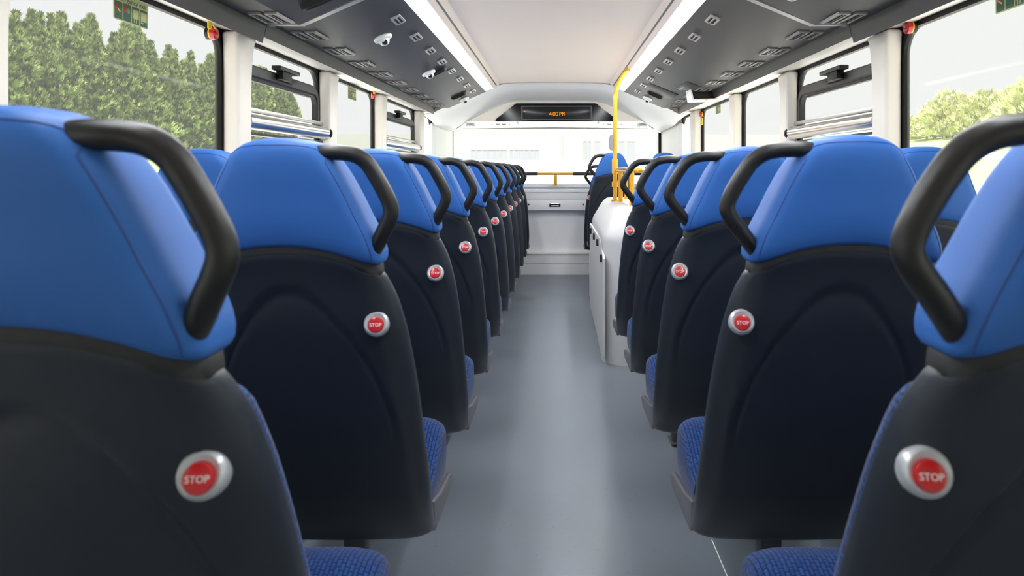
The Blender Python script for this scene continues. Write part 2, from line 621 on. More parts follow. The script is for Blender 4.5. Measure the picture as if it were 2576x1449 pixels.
# opening hopper vents in the windows with a top light
def hopper(key, side, mount):
    wo, a0, a1 = windows[key]
    cz = wo.location.z
    cy = wo.location.y
    s = -side                                      # towards the aisle
    y0, y1 = a0 - cy + 0.01, a1 - cy - 0.045
    zt0, zt1 = H + 0.405 - cz, H + 0.462 - cz
    zb = H + 0.20 - cz
    # frame: top bar, rounded front corner and front upright swept as one strip
    path = [(y0, (zt0 + zt1) / 2)]
    rr = 0.075
    zc = (zt0 + zt1) / 2
    path.append((y1 - 0.02 - rr, zc))
    for k in range(1, 9):
        a = PI / 2 * k / 8
        path.append((y1 - 0.02 - rr + rr * math.sin(a), zc - rr + rr * math.cos(a)))
    path.append((y1 - 0.02, zb))
    rings = []
    for i, p in enumerate(path):
        q0 = path[max(i - 1, 0)]
        q1 = path[min(i + 1, len(path) - 1)]
        t = Vector((q1[0] - q0[0], q1[1] - q0[1])).normalized()
        nrm = Vector((-t.y, t.x))
        f = i / (len(path) - 1)
        hw = 0.027 - 0.012 * min(1, max(0, (i - 1) / 8))
        rings.append([(s * d, p[0] + nrm.x * e, p[1] + nrm.y * e) for d, e in ((0.0, -hw), (0.028, -hw), (0.034, -hw * 0.7), (0.034, hw * 0.7), (0.028, hw), (0.0, hw))])
    link('hopper_frame', me_from(*loft(rings)), M['blackframe'], wo)
    link('frame_lip', box_me((min(0, s * 0.02), y0, zt0 - 0.012), (max(0, s * 0.02), y1 - 0.10, zt0 - 0.002)), M['black'], wo)
    # bottom rail: flat white sill, thick bright tube, black end cap
    link('hopper_sill', box_me((min(0, s * 0.05), y0, H + 0.247 - cz), (max(0, s * 0.05), y1 + 0.01, H + 0.268 - cz), 0.004), M['alu'], wo)
    prof = [(s * (0.045 + 0.035 * math.cos(a)), H + 0.205 - cz + 0.036 * math.sin(a)) for a in [2 * PI * k / 24 for k in range(24)]]
    rings = [[(x, y, z) for x, z in prof] for y in (y0 - 0.01, y1 + 0.055)]
    link('hopper_tube', me_from(*loft(rings), angle=40), M['chrome'], wo)
    rings = [[(s * 0.045 + (x - s * 0.045) * f, y, (z - H - 0.205 + cz) * f + H + 0.205 - cz) for x, z in prof] for y, f in ((y1 + 0.050, 1.16), (y1 + 0.066, 1.16), (y1 + 0.075, 0.95))]
    link('end_cap', me_from(*loft(rings)), M['black'], wo)
    link('lower_lip', box_me((min(0, s * 0.04), y0, H + 0.150 - cz), (max(0, s * 0.04), y1 + 0.03, H + 0.162 - cz)), M['blackframe'], wo)
    # catch
    yl = y0 + mount * (y1 - y0)
    c = link('window_catch', box_me((min(s * 0.03, s * 0.075), yl - 0.13, zt1 + 0.006), (max(s * 0.03, s * 0.075), yl + 0.12, zt1 + 0.026), 0.004), M['blackframe'], wo)
    bm = bmesh.new()
    add_box(bm, (min(s * 0.034, s * 0.07), yl - 0.085, zt1 - 0.034), (max(s * 0.034, s * 0.068), yl + 0.03, zt1 + 0.008), 0.004)
    add_box(bm, (min(s * 0.034, s * 0.058), yl + 0.035, zt1 - 0.034), (max(s * 0.034, s * 0.058), yl + 0.13, zt1 - 0.014), 0.003)
    link('catch_body', bm_me(bm), M['black'], c)
hopper((-1, 4), -1, 0.45)
hopper((-1, 6), -1, 0.45)
hopper((1, 4), 1, 0.45)

# roof: dark cornice panels each side, light strips, cream ceiling
prof = [(1.212, 0.551), (1.198, 0.608), (1.180, 0.613), (1.06, 0.612), (0.69, 0.774)]
def cornice(side, dx, ya, yb, drop, name, parent):
    p = [(side * (x + dx * (x - 0.69) / 0.5), H + z - drop * min(1, (x - 0.69) / 0.3) - (drop if i == 0 else 0)) for i, (x, z) in enumerate(prof)]
    q = [(x - 0 if i else x + side * 0.03, z + 0.05) for i, (x, z) in enumerate(p)]
    poly = p + list(reversed(q))
    return link(name, me_from(*prism(poly, 'Y', ya, yb), angle=25), M['cornice'], parent)
cornices = {}
for side in (-1, 1):
    dx = 0.0 if side < 0 else 0.025
    c = trim(empty('trim'))
    cornices[side] = c
    cornice(side, dx, Y0, 2.885, 0.014, 'ceiling_panel', c)
    cornice(side, dx, 2.90, YC, 0.0, 'ceiling_panel', c)
    # pale bevelled joint strip between the two panels
    pp = [(side * (x + dx * (x - 0.69) / 0.5), H + z) for x, z in prof[1:]]
    poly = [(x, z - 0.007) for x, z in pp] + [(x, z + 0.01) for x, z in reversed(pp)]
    link('joint_strip', me_from(*prism(poly, 'Y', 2.905, 2.945)), M['vent'], c)
    # soffit from the cornice out to the window head
    poly = [(side * (1.222 + dx), H + 0.556), (side * (1.42 + dx), H + 0.574), (side * (1.42 + dx), H + 0.59), (side * (1.222 + dx), H + 0.572)]
    trim(link('trim', me_from(*prism(poly, 'Y', Y0, FRONT_WIN_END + 0.2)), M['cream']))
    poly = [(side * 0.605, H + 0.797), (side * 0.562, H + 0.842), (side * 0.548, H + 0.857), (side * 0.52, H + 0.875), (side * 0.60, H + 0.865)]
    t = trim(link('trim', me_from(*prism(poly, 'Y', Y0, YC), angle=20), M['ceiling']))
    poly = [(side * 0.578, H + 0.8215), (side * 0.572, H + 0.8285), (side * 0.575, H + 0.832), (side * 0.582, H + 0.825)]
    link('groove', me_from(*prism(poly, 'Y', Y0, YC - 0.1)), M['blackframe'], t)
    ls = empty('light_strip', (side * 0.648, 2.6, H + 0.79),
               'long white light strip running along the %s edge of the cream ceiling' % ('left' if side < 0 else 'right'), 'light', 'roof light strips')
    def loc(o):
        o.parent = ls
        o.location = (-ls.location.x, -ls.location.y, -ls.location.z)
        return o
    poly = [(side * 0.685, H + 0.785), (side * 0.612, H + 0.806), (side * 0.612, H + 0.818), (side * 0.685, H + 0.797)]
    loc(link('lens', me_from(*prism(poly, 'Y', 0.3, YC - 0.03)), M['lens']))
    poly = [(side * 0.692, H + 0.774), (side * 0.682, H + 0.784), (side * 0.682, H + 0.80), (side * 0.692, H + 0.80)]
    loc(link('lens_edge', me_from(*prism(poly, 'Y', 0.28, YC - 0.005)), M['silver']))
    poly = [(side * 0.613, H + 0.800), (side * 0.604, H + 0.796), (side * 0.604, H + 0.812), (side * 0.613, H + 0.812)]
    loc(link('lens_edge', me_from(*prism(poly, 'Y', 0.28, YC - 0.005)), M['silver']))

pts = []
for k in range(13):
    x = -0.55 + 1.1 * k / 12
    pts.append((x, H + 0.858 + 0.012 * (1 - (x / 0.55) ** 2)))
struct(link('ceiling', me_from(*prism(pts + [(x, z + 0.03) for x, z in reversed(pts)], 'Y', Y0, YC - 0.004)), M['ceiling']))
trim(box('trim', (-1.47, Y0 - 0.05, 2.24), (1.50, Y1 + 0.1, 2.32), M['white']))          # outer roof skin

# closed rear wall
rw = struct(empty('wall_rear'))
box('lower_panel', (-1.45, Y0 - 0.08, 0), (1.48, Y0, 1.0), M['wallgrey'], rw)
box('upper_panel', (-1.45, Y0 - 0.08, 1.0), (1.48, Y0, 2.30), M['cream'], rw)

# front dome: ceiling edge -> crest -> recessed fascia -> lip over the windscreen
A = [(1.335, 7.0, 0.55), (1.225, 6.95, 0.548), (1.16, 6.95, 0.605), (0.70, 6.95, 0.785), (0.55, 6.95, 0.858), (0.27, 6.95, 0.866), (0, 6.95, 0.868)]
B = [(1.30, 7.55, 0.48), (1.21, 7.52, 0.485), (1.08, 7.42, 0.55), (0.70, 7.26, 0.745), (0.53, 7.2, 0.825), (0.27, 7.2, 0.832), (0, 7.2, 0.834)]
C = [(1.27, 8.3, 0.455), (1.10, 7.95, 0.475), (0.975, 7.72, 0.532), (0.69, 7.71, 0.665), (0.52, 7.71, 0.752), (0.27, 7.71, 0.757), (0, 7.71, 0.757)]
def full(R):
    R = [(-x, y, H + z) for x, y, z in R] 
    return R + [(-x, y, z) for x, y, z in reversed(R[:-1])]
dome = trim(empty('trim'))
def lerp(R1, R2, t, bulge=0.0):
    return [tuple(a + (b - a) * t + (bulge * math.sin(PI * t) if i == 2 else 0) for i, (a, b) in enumerate(zip(p, q))) for p, q in zip(R1, R2)]
fa, fb, fc = full(A), full(B), full(C)
rows = [fa] + [lerp(fa, fb, t, 0.012) for t in (0.2, 0.4, 0.6, 0.8)] + [fb] + [lerp(fb, fc, t, -0.004) for t in (0.08, 0.3, 0.6, 0.9)] + [fc]
me = me_from(*loft(rows, False, False), angle=70)
o = link('dome_shell', me, M['white'], dome)
sm = o.modifiers.new('subd', 'SUBSURF')
sm.levels = sm.render_levels = 2
n = len(fc)
fv = [fc[i] for i in range(2, n - 2)]
link('dome_fascia', me_from([(x, 7.712, z) for x, y, z in fv] + [(x, 7.75, z) for x, y, z in fv],
     [tuple(range(len(fv))), tuple(range(len(fv), 2 * len(fv)))] + [(i, (i + 1) % len(fv), len(fv) + (i + 1) % len(fv), len(fv) + i) for i in range(len(fv))]), M['cream'], dome)
near = [(-1.27, 8.3, H + 0.455), (-1.10, 7.95, H + 0.475), (-0.975, 7.715, H + 0.532), (-0.5, 7.71, H + 0.532), (0, 7.71, H + 0.532), (0.5, 7.71, H + 0.532), (0.975, 7.715, H + 0.532), (1.10, 7.95, H + 0.475), (1.27, 8.3, H + 0.455)]
far = [(-1.272, 8.49, H + 0.44), (-1.23, 8.49, H + 0.482), (-1.12, 8.49, H + 0.500), (-0.5, 8.49, H + 0.507), (0, 8.49, H + 0.51), (0.5, 8.49, H + 0.507), (1.12, 8.49, H + 0.500), (1.24, 8.49, H + 0.482), (1.285, 8.49, H + 0.44)]
mid = [tuple(a + (b - a) * 0.5 - (0.006 if i == 2 else 0) for i, (a, b) in enumerate(zip(p, q))) for p, q in zip(near, far)]
link('dome_lip', me_from(*loft([near, mid, far], False, False), angle=80), M['white'], dome)
for x in (-0.97, 1.0):
    o = link('spot_lamp', lathe([(0.001, 0), (0.045, 0), (0.05, 0.004), (0.05, 0.012), (0.001, 0.012)], 24, 'Z'), M['white'], dome, (x, 8.0, H + 0.494))
    o2 = link('lamp_rim', lathe([(0.050, -0.002), (0.055, -0.002), (0.055, 0.012), (0.050, 0.012)], 24, 'Z'), M['white'], o)
for x in (-0.62, 0.66):                                # lettered slots in the lip
    bm = bmesh.new()
    for k in (-0.035, 0.035):
        add_box(bm, (x + k - 0.022, 7.98, H + 0.5125), (x + k + 0.022, 8.01, H + 0.517))
    add_box(bm, (x - 0.1, 7.93, H + 0.5125), (x - 0.097, 8.05, H + 0.518))
    add_box(bm, (x + 0.097, 7.93, H + 0.5125), (x + 0.1, 8.05, H + 0.518))
    link('lip_print', bm_me(bm, False), M['print'], dome)
for x in (-0.42, 0.49):
    link('lip_joint', box_me((x - 0.002, 7.75, H + 0.512), (x + 0.002, 7.98, H + 0.53)), M['vent'], dome)

# front corner posts, windscreen, lower front
for side, xi in ((-1, -1.255), (1, 1.305)):
    xo = XL if side < 0 else XR
    poly = [(xi, 8.56), (xi + side * 0.012, 8.36), (xo - side * 0.035, 7.60), (xo, 7.56), (xo + side * 0.07, 7.6), (xo + side * 0.07, 8.66), (xi, 8.66)]
    trim(link('trim', prism_me(poly, 'Z', 0.0, H + 0.50, 0.0), M['white']))
wn += 1
ws = struct(empty('window_%d' % wn, (0.012, 8.56, 1.45)))
link('gasket', ring_me(rrect(-1.30, 1.30, -0.37, 0.40, 0.05), rrect(-1.262, 1.262, -0.338, 0.345, 0.05), 'Y', -0.012, 0.012), M['black'], ws)
link('glass_pane', box_me((-1.30, 0.002, -0.36), (1.30, 0.008, 0.38)), M['windscreen'], ws)
fw = struct(empty('wall_front'))
box('back_panel', (-1.45, 8.6, 0), (1.48, 8.68, 1.11), M['wallgrey'], fw)
box('header_panel', (-1.45, 8.58, H + 0.50), (1.48, 8.68, 2.30), M['white'], fw)
box('sill_ledge', (-1.28, 8.50, 1.068), (1.30, 8.60, 1.112), M['white'], fw, 0.004)
box('sill_stripe', (-1.28, 8.53, 1.043), (1.30, 8.60, 1.0675), M['stripe'], fw)
box('locker_top', (-1.28, 8.47, 1.005), (1.30, 8.60, 1.0425), M['white'], fw, 0.008)
box('locker_face', (-1.28, 8.485, 0.917), (1.30, 8.60, 1.0045), M['wallgrey'], fw, 0.003)
lk = box('locker_door', (-1.28, 8.48, 0.79), (1.30, 8.60, 0.913), M['wallgrey'], fw, 0.004)
box('door_handle', (-0.068, 8.472, 0.832), (0.068, 8.482, 0.872), M['black'], lk, 0.004)
box('handle_lip', (-0.06, 8.458, 0.862), (0.06, 8.476, 0.878), M['chrome'], lk, 0.004)
box('handle_bar', (-0.05, 8.466, 0.838), (0.05, 8.476, 0.852), M['alu'], lk, 0.003)
for x in (-0.32, 0.345):
    link('cam_lock', lathe([(0.001, -0.004), (0.010, -0.004), (0.012, 0.0), (0.012, 0.008), (0.001, 0.008)], 20, 'Y'), M['leg'], lk, (x, 8.476, 0.862))
    
box('lower_ledge', (-1.28, 8.515, 0.245), (1.30, 8.60, 0.272), M['white'], fw, 0.006)
box('lower_panel', (-1.28, 8.53, 0.135), (1.30, 8.60, 0.2445), M['wallgrey'], fw)
box('kick_panel', (-1.28, 8.52, 0.0), (1.30, 8.60, 0.128), M['wallgrey'], fw)

# ------------------------------------------------------------------ things on the dark roof panels
NRM = math.atan2(0.774 - 0.612, 1.06 - 0.69)
def on_slope(side, x):
    dx = 0.0 if side < 0 else 0.025 * (x - 0.69) / 0.5
    return Vector((side * (x + dx), 0, H + 0.612 + (1.06 - x) * math.tan(NRM)))

def make_vent(name, wid, ln, inner):
    t = empty(name)
    link('frame', ring_me(rrect(-wid / 2, wid / 2, -ln / 2, ln / 2, 0.004, 3), rrect(-wid / 2 + 0.010, wid / 2 - 0.010, -ln / 2 + 0.014, ln / 2 - 0.014, 0.003, 3), 'Z', -0.008 if inner else -0.006, 0.004), M['vent'] if inner else M['ventgrey'], t)
    link('grille', box_me((-wid / 2 + 0.006, -ln / 2 + 0.01, -0.001), (wid / 2 - 0.006, ln / 2 - 0.01, 0.004)), M['ventdark'], t)
    if inner:
        link('slat', box_me((-0.004, -ln / 2 + 0.01, -0.006), (0.004, ln / 2 - 0.01, -0.0005)), M['vent'], t)
    else:
        for k in (-0.008, 0.008):
            link('slat', box_me((k - 0.0025, -ln / 2 + 0.016, -0.004), (k + 0.0025, ln / 2 - 0.016, 0.0)), M['blackframe'], t)
    return t
ORD = ['first', 'second', 'third', 'fourth', 'fifth', 'sixth', 'seventh', 'eighth', 'ninth', 'tenth', 'eleventh', 'twelfth']
v_in = v_out = None
for side in (-1, 1):
    sn = 'left' if side < 0 else 'right'
    for k in range(8):
        y = 3.42 + 0.4456 * k
        o = make_vent('ceiling_vent', 0.052, 0.135, True) if v_in is None else copy_tree(v_in)
        if v_in is None: v_in = o
        p = on_slope(side, 0.772)
        o.location = (p.x, y, p.z - 0.001)
        o.rotation_euler = (0, side * NRM, 0)
        tag(o, '%s small silver slotted vent from the camera beside the %s light strip' % (ORD[k], sn), 'vent', '%s inner vents' % sn)
    for k in range(10):
        y = 2.735 + 0.43 * k
        for xi, wh in ((1.145, 'outer'), (1.082, 'inner')):
            o = make_vent('speaker_grille', 0.05, 0.185, False) if v_out is None else copy_tree(v_out)
            if v_out is None: v_out = o
            z = H + 0.612 - (0.014 if y < 2.885 else 0)
            o.location = (side * (xi + (0.02 if side > 0 else 0)), y, z - 0.002)
            tag(o, '%s dark rectangular grille of the %s pair along the %s window cornice' % (wh, ORD[k], sn), 'vent', '%s cornice grilles' % sn)

def camera_dome(side, x, y, label):
    p = on_slope(side, x)
    t = empty('security_camera', (p.x, y, p.z - (0.014 if y < 2.885 else 0)), label, 'camera', 'ceiling dome cameras')
    t.rotation_euler = (0, side * NRM, 0)
    link('base_plate', lathe([(0.001, 0.002), (0.047, 0.002), (0.050, -0.006), (0.046, -0.016), (0.034, -0.020), (0.001, -0.020)], 32, 'Z'), M['white'], t)
    link('dome', lathe([(0.030 * math.cos(a), -0.018 - 0.030 * math.sin(a)) for a in [PI / 2 * k / 8 for k in range(8)]] + [(0.001, -0.048)], 28, 'Z'), M['silver'], t)
    link('lens', lathe([(0.001, -0.004), (0.013, -0.004), (0.015, 0.002), (0.013, 0.01), (0.001, 0.01)], 20, 'Y'), M['dark'], t, (0.004, -0.022, -0.034))
camera_dome(-1, 0.893, 3.60, 'nearest white dome camera on the left dark roof panel')
camera_dome(-1, 0.893, 4.91, 'white dome camera beside the black oval slot, middle of left panel')
camera_dome(-1, 0.885, 6.77, 'small dome camera at the front end of the left roof panel')
camera_dome(1, 0.885, 6.70, 'dome camera at the front end of the right roof panel')
camera_dome(1, 0.885, 2.60, 'dome camera cut by the top edge on the right roof panel')

def oval_slot(side, x, y, ln, label):
    p = on_slope(side, x)
    t = empty('pull_handle', (p.x, y, p.z - (0.014 if y < 2.885 else 0)), label, 'handle', 'oval ceiling handles')
    t.rotation_euler = (0, side * NRM, 0)
    w = 0.021
    link('rim', ring_me(rrect(-ln / 2, ln / 2, -w, w, w - 0.001, 8), rrect(-ln / 2 + 0.008, ln / 2 - 0.008, -w + 0.007, w - 0.007, w - 0.009, 8), 'Z', -0.018, 0.004), M['blackframe'], t)
    poly = rrect(-ln / 2 + 0.006, ln / 2 - 0.006, -w + 0.005, w - 0.005, w - 0.007, 8)
    rings = [[(a * f, b * f, z) for a, b in poly] for z, f in ((0.003, 1), (-0.018, 1), (-0.024, 0.93), (-0.027, 0.7))]
    link('grip', me_from(*loft(rings)), M['dark'], t)
oval_slot(-1, 0.90, 2.70, 0.19, 'black oval handle at the top left near the panel joint')
oval_slot(-1, 0.86, 4.99, 0.17, 'black oval handle beside the middle dome camera, left panel')
oval_slot(-1, 0.89, 6.42, 0.15, 'black oval handle near the front end of the left panel')
oval_slot(1, 0.90, 6.32, 0.15, 'black oval handle below the screwed hatch on the right panel')

# screwed hatches let into the right-hand panel
def hatch(xa, xb, ya, yb):
    pa, pb = on_slope(1, xa), on_slope(1, xb)
    c = (pa + pb) / 2
    L = (pb - pa).length
    h = link('access_hatch', box_me((-L / 2, -(yb - ya) / 2, -0.003), (L / 2, (yb - ya) / 2, 0.003), 0.001), M['cornice'], cornices[1], (c.x, (ya + yb) / 2, c.z), (0, NRM, 0))
    link('hatch_seam', ring_me(rrect(-L / 2 - 0.003, L / 2 + 0.003, -(yb - ya) / 2 - 0.003, (yb - ya) / 2 + 0.003, 0.004, 3), rrect(-L / 2, L / 2, -(yb - ya) / 2, (yb - ya) / 2, 0.004, 3), 'Z', -0.002, 0.003), M['black'], h)
    for sx in (-1, 0, 1):
        for sy in (-1, 1):
            link('screw', lathe([(0.001, -0.005), (0.006, -0.005), (0.006, 0), (0.001, 0)], 10, 'Z'), M['dark'], h, (sx * (L / 2 - 0.02), sy * ((yb - ya) / 2 - 0.02), 0))
hatch(0.79, 1.02, 5.85, 6.28)
hatch(0.97, 1.055, 5.15, 5.6)

# small black unit in a white bracket under the right cornice
mu = empty('ceiling_monitor', (1.15, 5.45, H + 0.61), 'black monitor box in a white bracket hung under the right dark cornice', 'monitor')
link('screen_box', prism_me([(-0.075, -0.055), (0.10, -0.058), (0.10, 0.03), (-0.09, 0.03)], 'Y', -0.03, 0.12, 0.003), M['dark'], mu)
bm = bmesh.new()
add_box(bm, (-0.155, -0.05, 0.028), (-0.09, 0.14, 0.034), 0.001)
link('bracket_flange', bm_me(bm), M['alu'], mu)
link('bracket', prism_me([(-0.105, 0.034), (-0.085, -0.075), (0.13, -0.068), (0.13, -0.058), (-0.073, -0.062), (-0.092, 0.034)], 'Y', -0.05, 0.14, 0.002), M['white'], mu)
link('indicator_light', box_me((0.02, -0.053, -0.0725), (0.032, -0.049, -0.062)), M['led'], mu)

# passenger display over the windscreen
dp = empty('passenger_display', (0.0, 7.705, H + 0.53), 'dark trapezoid display showing 4:00 PM in amber above the windscreen', 'display')
def rpoly(pts, r, n=6):
    out = []
    m = len(pts)
    for i in range(m):
        p, a, b = Vector(pts[i]), Vector(pts[i - 1]), Vector(pts[(i + 1) % m])
        u, v = (a - p).normalized(), (b - p).normalized()
        th = u.angle(v)
        d = min(r / math.tan(th / 2), 0.06)
        s, e = p + u * d, p + v * d
        for k in range(n + 1):
            t = k / n
            q = s * (1 - t) ** 2 + p * 2 * t * (1 - t) + e * t * t
            out.append((q.x, q.y))
    return out
link('housing', prism_me(rpoly([(-0.685, 0.0), (0.71, 0.0), (0.455, 0.2), (-0.43, 0.2)], 0.03), 'Y', -0.012, 0.02), M['display'], dp)
link('screen', box_me((-0.366, -0.015, 0.020), (0.404, -0.011, 0.168), 0.001), M['dispgrey'], dp)
link('screen_edge', ring_me(rrect(-0.372, 0.410, 0.014, 0.174, 0.006, 3), rrect(-0.358, 0.396, 0.028, 0.160, 0.004, 3), 'Y', -0.0165, -0.012), mat('screen_edge', lin(52, 60, 72), 0.3), dp)
GL = {'4': ['00010', '00110', '01010', '10010', '11111', '00010', '00010'],
      ':': ['0', '0', '1', '0', '1', '0', '0'],
      '0': ['01110', '10001', '10001', '10001', '10001', '10001', '01110'],
      'P': ['11110', '10001', '10001', '11110', '10000', '10000', '10000'],
      'M': ['10001', '11011', '10101', '10101', '10001', '10001', '10001'], ' ': ['0'] * 7}
bm = bmesh.new()
cx = 0
pw, ph = 0.0051, 0.0060
for ch in '4:00 PM':
    g = GL[ch]
    for r_ in range(7):
        for c_ in range(len(g[r_])):
            if g[r_][c_] == '1':
                x = -0.062 + (cx + c_) * pw
                z = 0.104 - r_ * ph
                add_box(bm, (x - 0.0004, -0.0175, z - ph - 0.0004), (x + pw, -0.0145, z))
    cx += len(g[0]) + 1
add_box(bm, (-0.336, -0.0175, 0.107), (-0.328, -0.0145, 0.115))
link('lettering', bm_me(bm, False), M['led'], dp)

# ------------------------------------------------------------------ seats
def herm(xs, ys, x):
    xs, ys = np.array(xs, float), np.array(ys, float)
    m = np.gradient(ys, xs)
    i = int(np.clip(np.searchsorted(xs, x) - 1, 0, len(xs) - 2))
    h = xs[i + 1] - xs[i]
    t = float(np.clip((x - xs[i]) / h, 0, 1))
    return float((2 * t ** 3 - 3 * t * t + 1) * ys[i] + (t ** 3 - 2 * t * t + t) * h * m[i] + (-2 * t ** 3 + 3 * t * t) * ys[i + 1] + (t ** 3 - t * t) * h * m[i + 1])

SZ = [.207, .25, .318, .40, .49, .60, .70, .763, .82, .88, .915, .936]
SY = [-.046, -.024, .0, .028, .060, .10, .142, .170, .208, .266, .306, .334]
SW = [.187, .204, .221, .232, .239, .244, .247, .247, .244, .237, .231, .222]
def arch(x, w):
    return 0.040 * max(0.0, 1 - (x / w) ** 2)
def sm(t):
    t = min(1, max(0, t))
    return t * t * (3 - 2 * t)
def section(w, yr, yf, rx, ry, nf=80, nr=7, crown=0.0, frx=None, fry=None):
    """closed outline in (x,y): rear face with rounded corners, front face with rounded corners"""
    frx = rx if frx is None else frx
    fry = ry if fry is None else fry
    pts = []
    for k in range(nr + 1):
        a = PI / 2 * k / nr
        pts.append((-w + rx * (1 - math.cos(PI / 2 - a)) if False else -w + rx - rx * math.cos(a), yr + ry - ry * math.sin(a)))
    for k in range(1, nf):
        x = -(w - rx) + 2 * (w - rx) * k / nf
        pts.append((x, yr))
    for k in range(nr + 1):
        a = PI / 2 * (1 - k / nr)
        pts.append((w - rx + rx * math.cos(a), yr + ry - ry * math.sin(a)))
    for k in range(nr + 1):
        a = PI / 2 * k / nr
        pts.append((w - frx + frx * math.cos(a), yf - fry + fry * math.sin(a)))
    for k in range(1, 10):
        x = (w - frx) - 2 * (w - frx) * k / 10
        pts.append((x, yf))
    for k in range(nr + 1):
        a = PI / 2 * (1 - k / nr)
        pts.append((-w + frx - frx * math.cos(a), yf - fry + fry * math.sin(a)))
    return [(x, y - crown * (1 - (x / w) ** 2)) for x, y in pts]

def shell_mesh():
    rings = []
    zs = list(np.linspace(.207, .936, 125))
    for i, dz in enumerate(zs):
        w, yr = herm(SZ, SW, dz), herm(SZ, SY, dz)
        e = 1.0
        yf = yr + 0.060
        ins = 0.0
        if i < 2:
            ins = (0.006, 0.002)[i]
        if i >= len(zs) - 3:
            ins = (0.002, 0.006, 0.014)[i - len(zs) + 3]
        ring = []
        for x, y in section(w - ins, yr + ins * 0.6, yf, 0.056, 0.042, crown=0.012, frx=0.006, fry=0.006):
            s = dz - 0.262
            d = 0
            if y < yr + 0.02 and s > -0.05:
                q = max(0.0, 0.42 - s) / 0.42
                rr = math.sqrt((x / 0.203) ** 2 + q * q)
                dist = (1 - rr) * 0.22
                fade = 1 - sm((s - 0.28) / 0.25)
                asym = 0.78 - 0.22 * math.tanh(x / 0.05)
                d = fade * asym * (0.0065 * sm(dist / 0.010 + 0.3) + 0.004 * math.exp(-((dist - 0.006) / 0.006) ** 2))
            zz = H - dz + arch(x, w) * (1 - sm((dz - .207) / 0.14))
            ring.append((x, y + d, zz))
        rings.append(ring)
    return me_from(*loft(rings), angle=60)

HZ = [-.199, -.194, -.183, -.167, -.145, -.10, -.05, 0.0, .025, .040, .051, .058, .0615]
HW = [.172, .185, .191, .191, .184, .164, .142, .117, .101, .089, .074, .054, .028]
HYR = [-.040, -.050, -.056, -.060, -.063, -.068, -.074, -.082, -.084, -.082, -.077, -.068, -.052]
HYF = [.040, .052, .058, .060, .060, .055, .046, .034, .024, .016, .006, -.006, -.024]
def head_mesh():
    rings = []
    for dz in list(np.linspace(-.199, -.14, 15)) + list(np.linspace(-.13, .02, 18)) + list(np.linspace(.026, .0615, 16)):
        w = float(np.interp(dz, HZ, HW)) if dz < -.16 or dz > .03 else herm(HZ, HW, dz)
        yr, yf = herm(HZ, HYR, dz), herm(HZ, HYF, dz)
        r = min(0.034, w * 0.7)
        ring = []
        for x, y in section(w, yr, yf, r, min(0.034, (yf - yr) * 0.45), nf=24, nr=8, crown=0.010):
            ring.append((x, y, H + dz + 0.044 * max(0, 1 - (x / 0.186) ** 2) * (1 - sm((dz + .199) / 0.12))))
        rings.append(ring)
    return me_from(*loft(rings), angle=60)

def seam_mesh(head):
    """piping along the rear edge of the pad, laid on its surface"""
    bm = bmesh.new()
    bm.from_mesh(head)
    bvh = BVHTree.FromBMesh(bm)
    pts = []
    def put(x, z):
        hit = bvh.ray_cast(Vector((x, -0.3, z)), Vector((0, 1, 0)))[0]
        if hit is not None:
            pts.append(hit + Vector((0, 0.0004, 0)))
    low = [(herm(HZ, HW, dz) - 0.015, H + dz + 0.044 * max(0, 1 - (herm(HZ, HW, dz) / 0.186) ** 2) * (1 - sm((dz + .199) / 0.12))) for dz in np.linspace(-.184, .012, 26)]
    xs, zs = low[-1]
    for x, z in low: put(-x, z)
    for k in range(1, 30):
        t = PI * k / 30
        c, q = math.cos(t), math.sin(t)
        put(-xs * math.copysign(abs(c) ** 0.62, c), zs + (H + 0.047 - zs) * q ** 0.75)
    for x, z in reversed(low): put(x, z)
    bm.free()
    return me_from(*tube(pts, 0.0015, 6), angle=80)

def band_mesh():
    rings = []
    for k, (dz, w, yr) in enumerate([(.174, .172, -.036), (.189, .1845, -.044), (.204, .1862, -.044), (.216, .1875, -.040), (.223, .182, -.02)]):
        ring = [(x, y, H - dz + 0.041 * max(0, 1 - (x / w) ** 2)) for x, y in section(w, yr, .045, 0.045, 0.034, nf=40, crown=0.012)]
        rings.append(ring)
    return me_from(*loft(rings), angle=60)

def uv_box(me, fx, fy):
    uv = me.uv_layers.new(name='UVMap')
    for p in me.polygons:
        n = p.normal
        for li in p.loop_indices:
            co = me.vertices[me.loops[li].vertex_index].co
            ax = max(range(3), key=lambda i: abs(n[i]))
            uv.data[li].uv = {0: (co.y, co.z), 1: (co.x, co.z), 2: (co.y, co.x)}[ax]

def back_cushion_mesh():
    rings = []
    for dz in np.linspace(.215, .80, 40):
        e = 1 - abs((dz - .5075) / .2925)
        ed = min(1, e / 0.12)
        w = herm(SZ, SW, dz) - 0.006 - 0.02 * (1 - ed)
        yr = herm(SZ, SY, dz) + 0.050
        yf = yr + 0.02 + 0.032 * sm(ed)
        rings.append([(x, y, H - dz) for x, y in section(w, yr, yf, 0.012, 0.012, nf=12, nr=4, frx=0.045, fry=0.03)])
    me = me_from(*loft(rings), angle=60)
    uv_box(me, 0, 0)
    return me

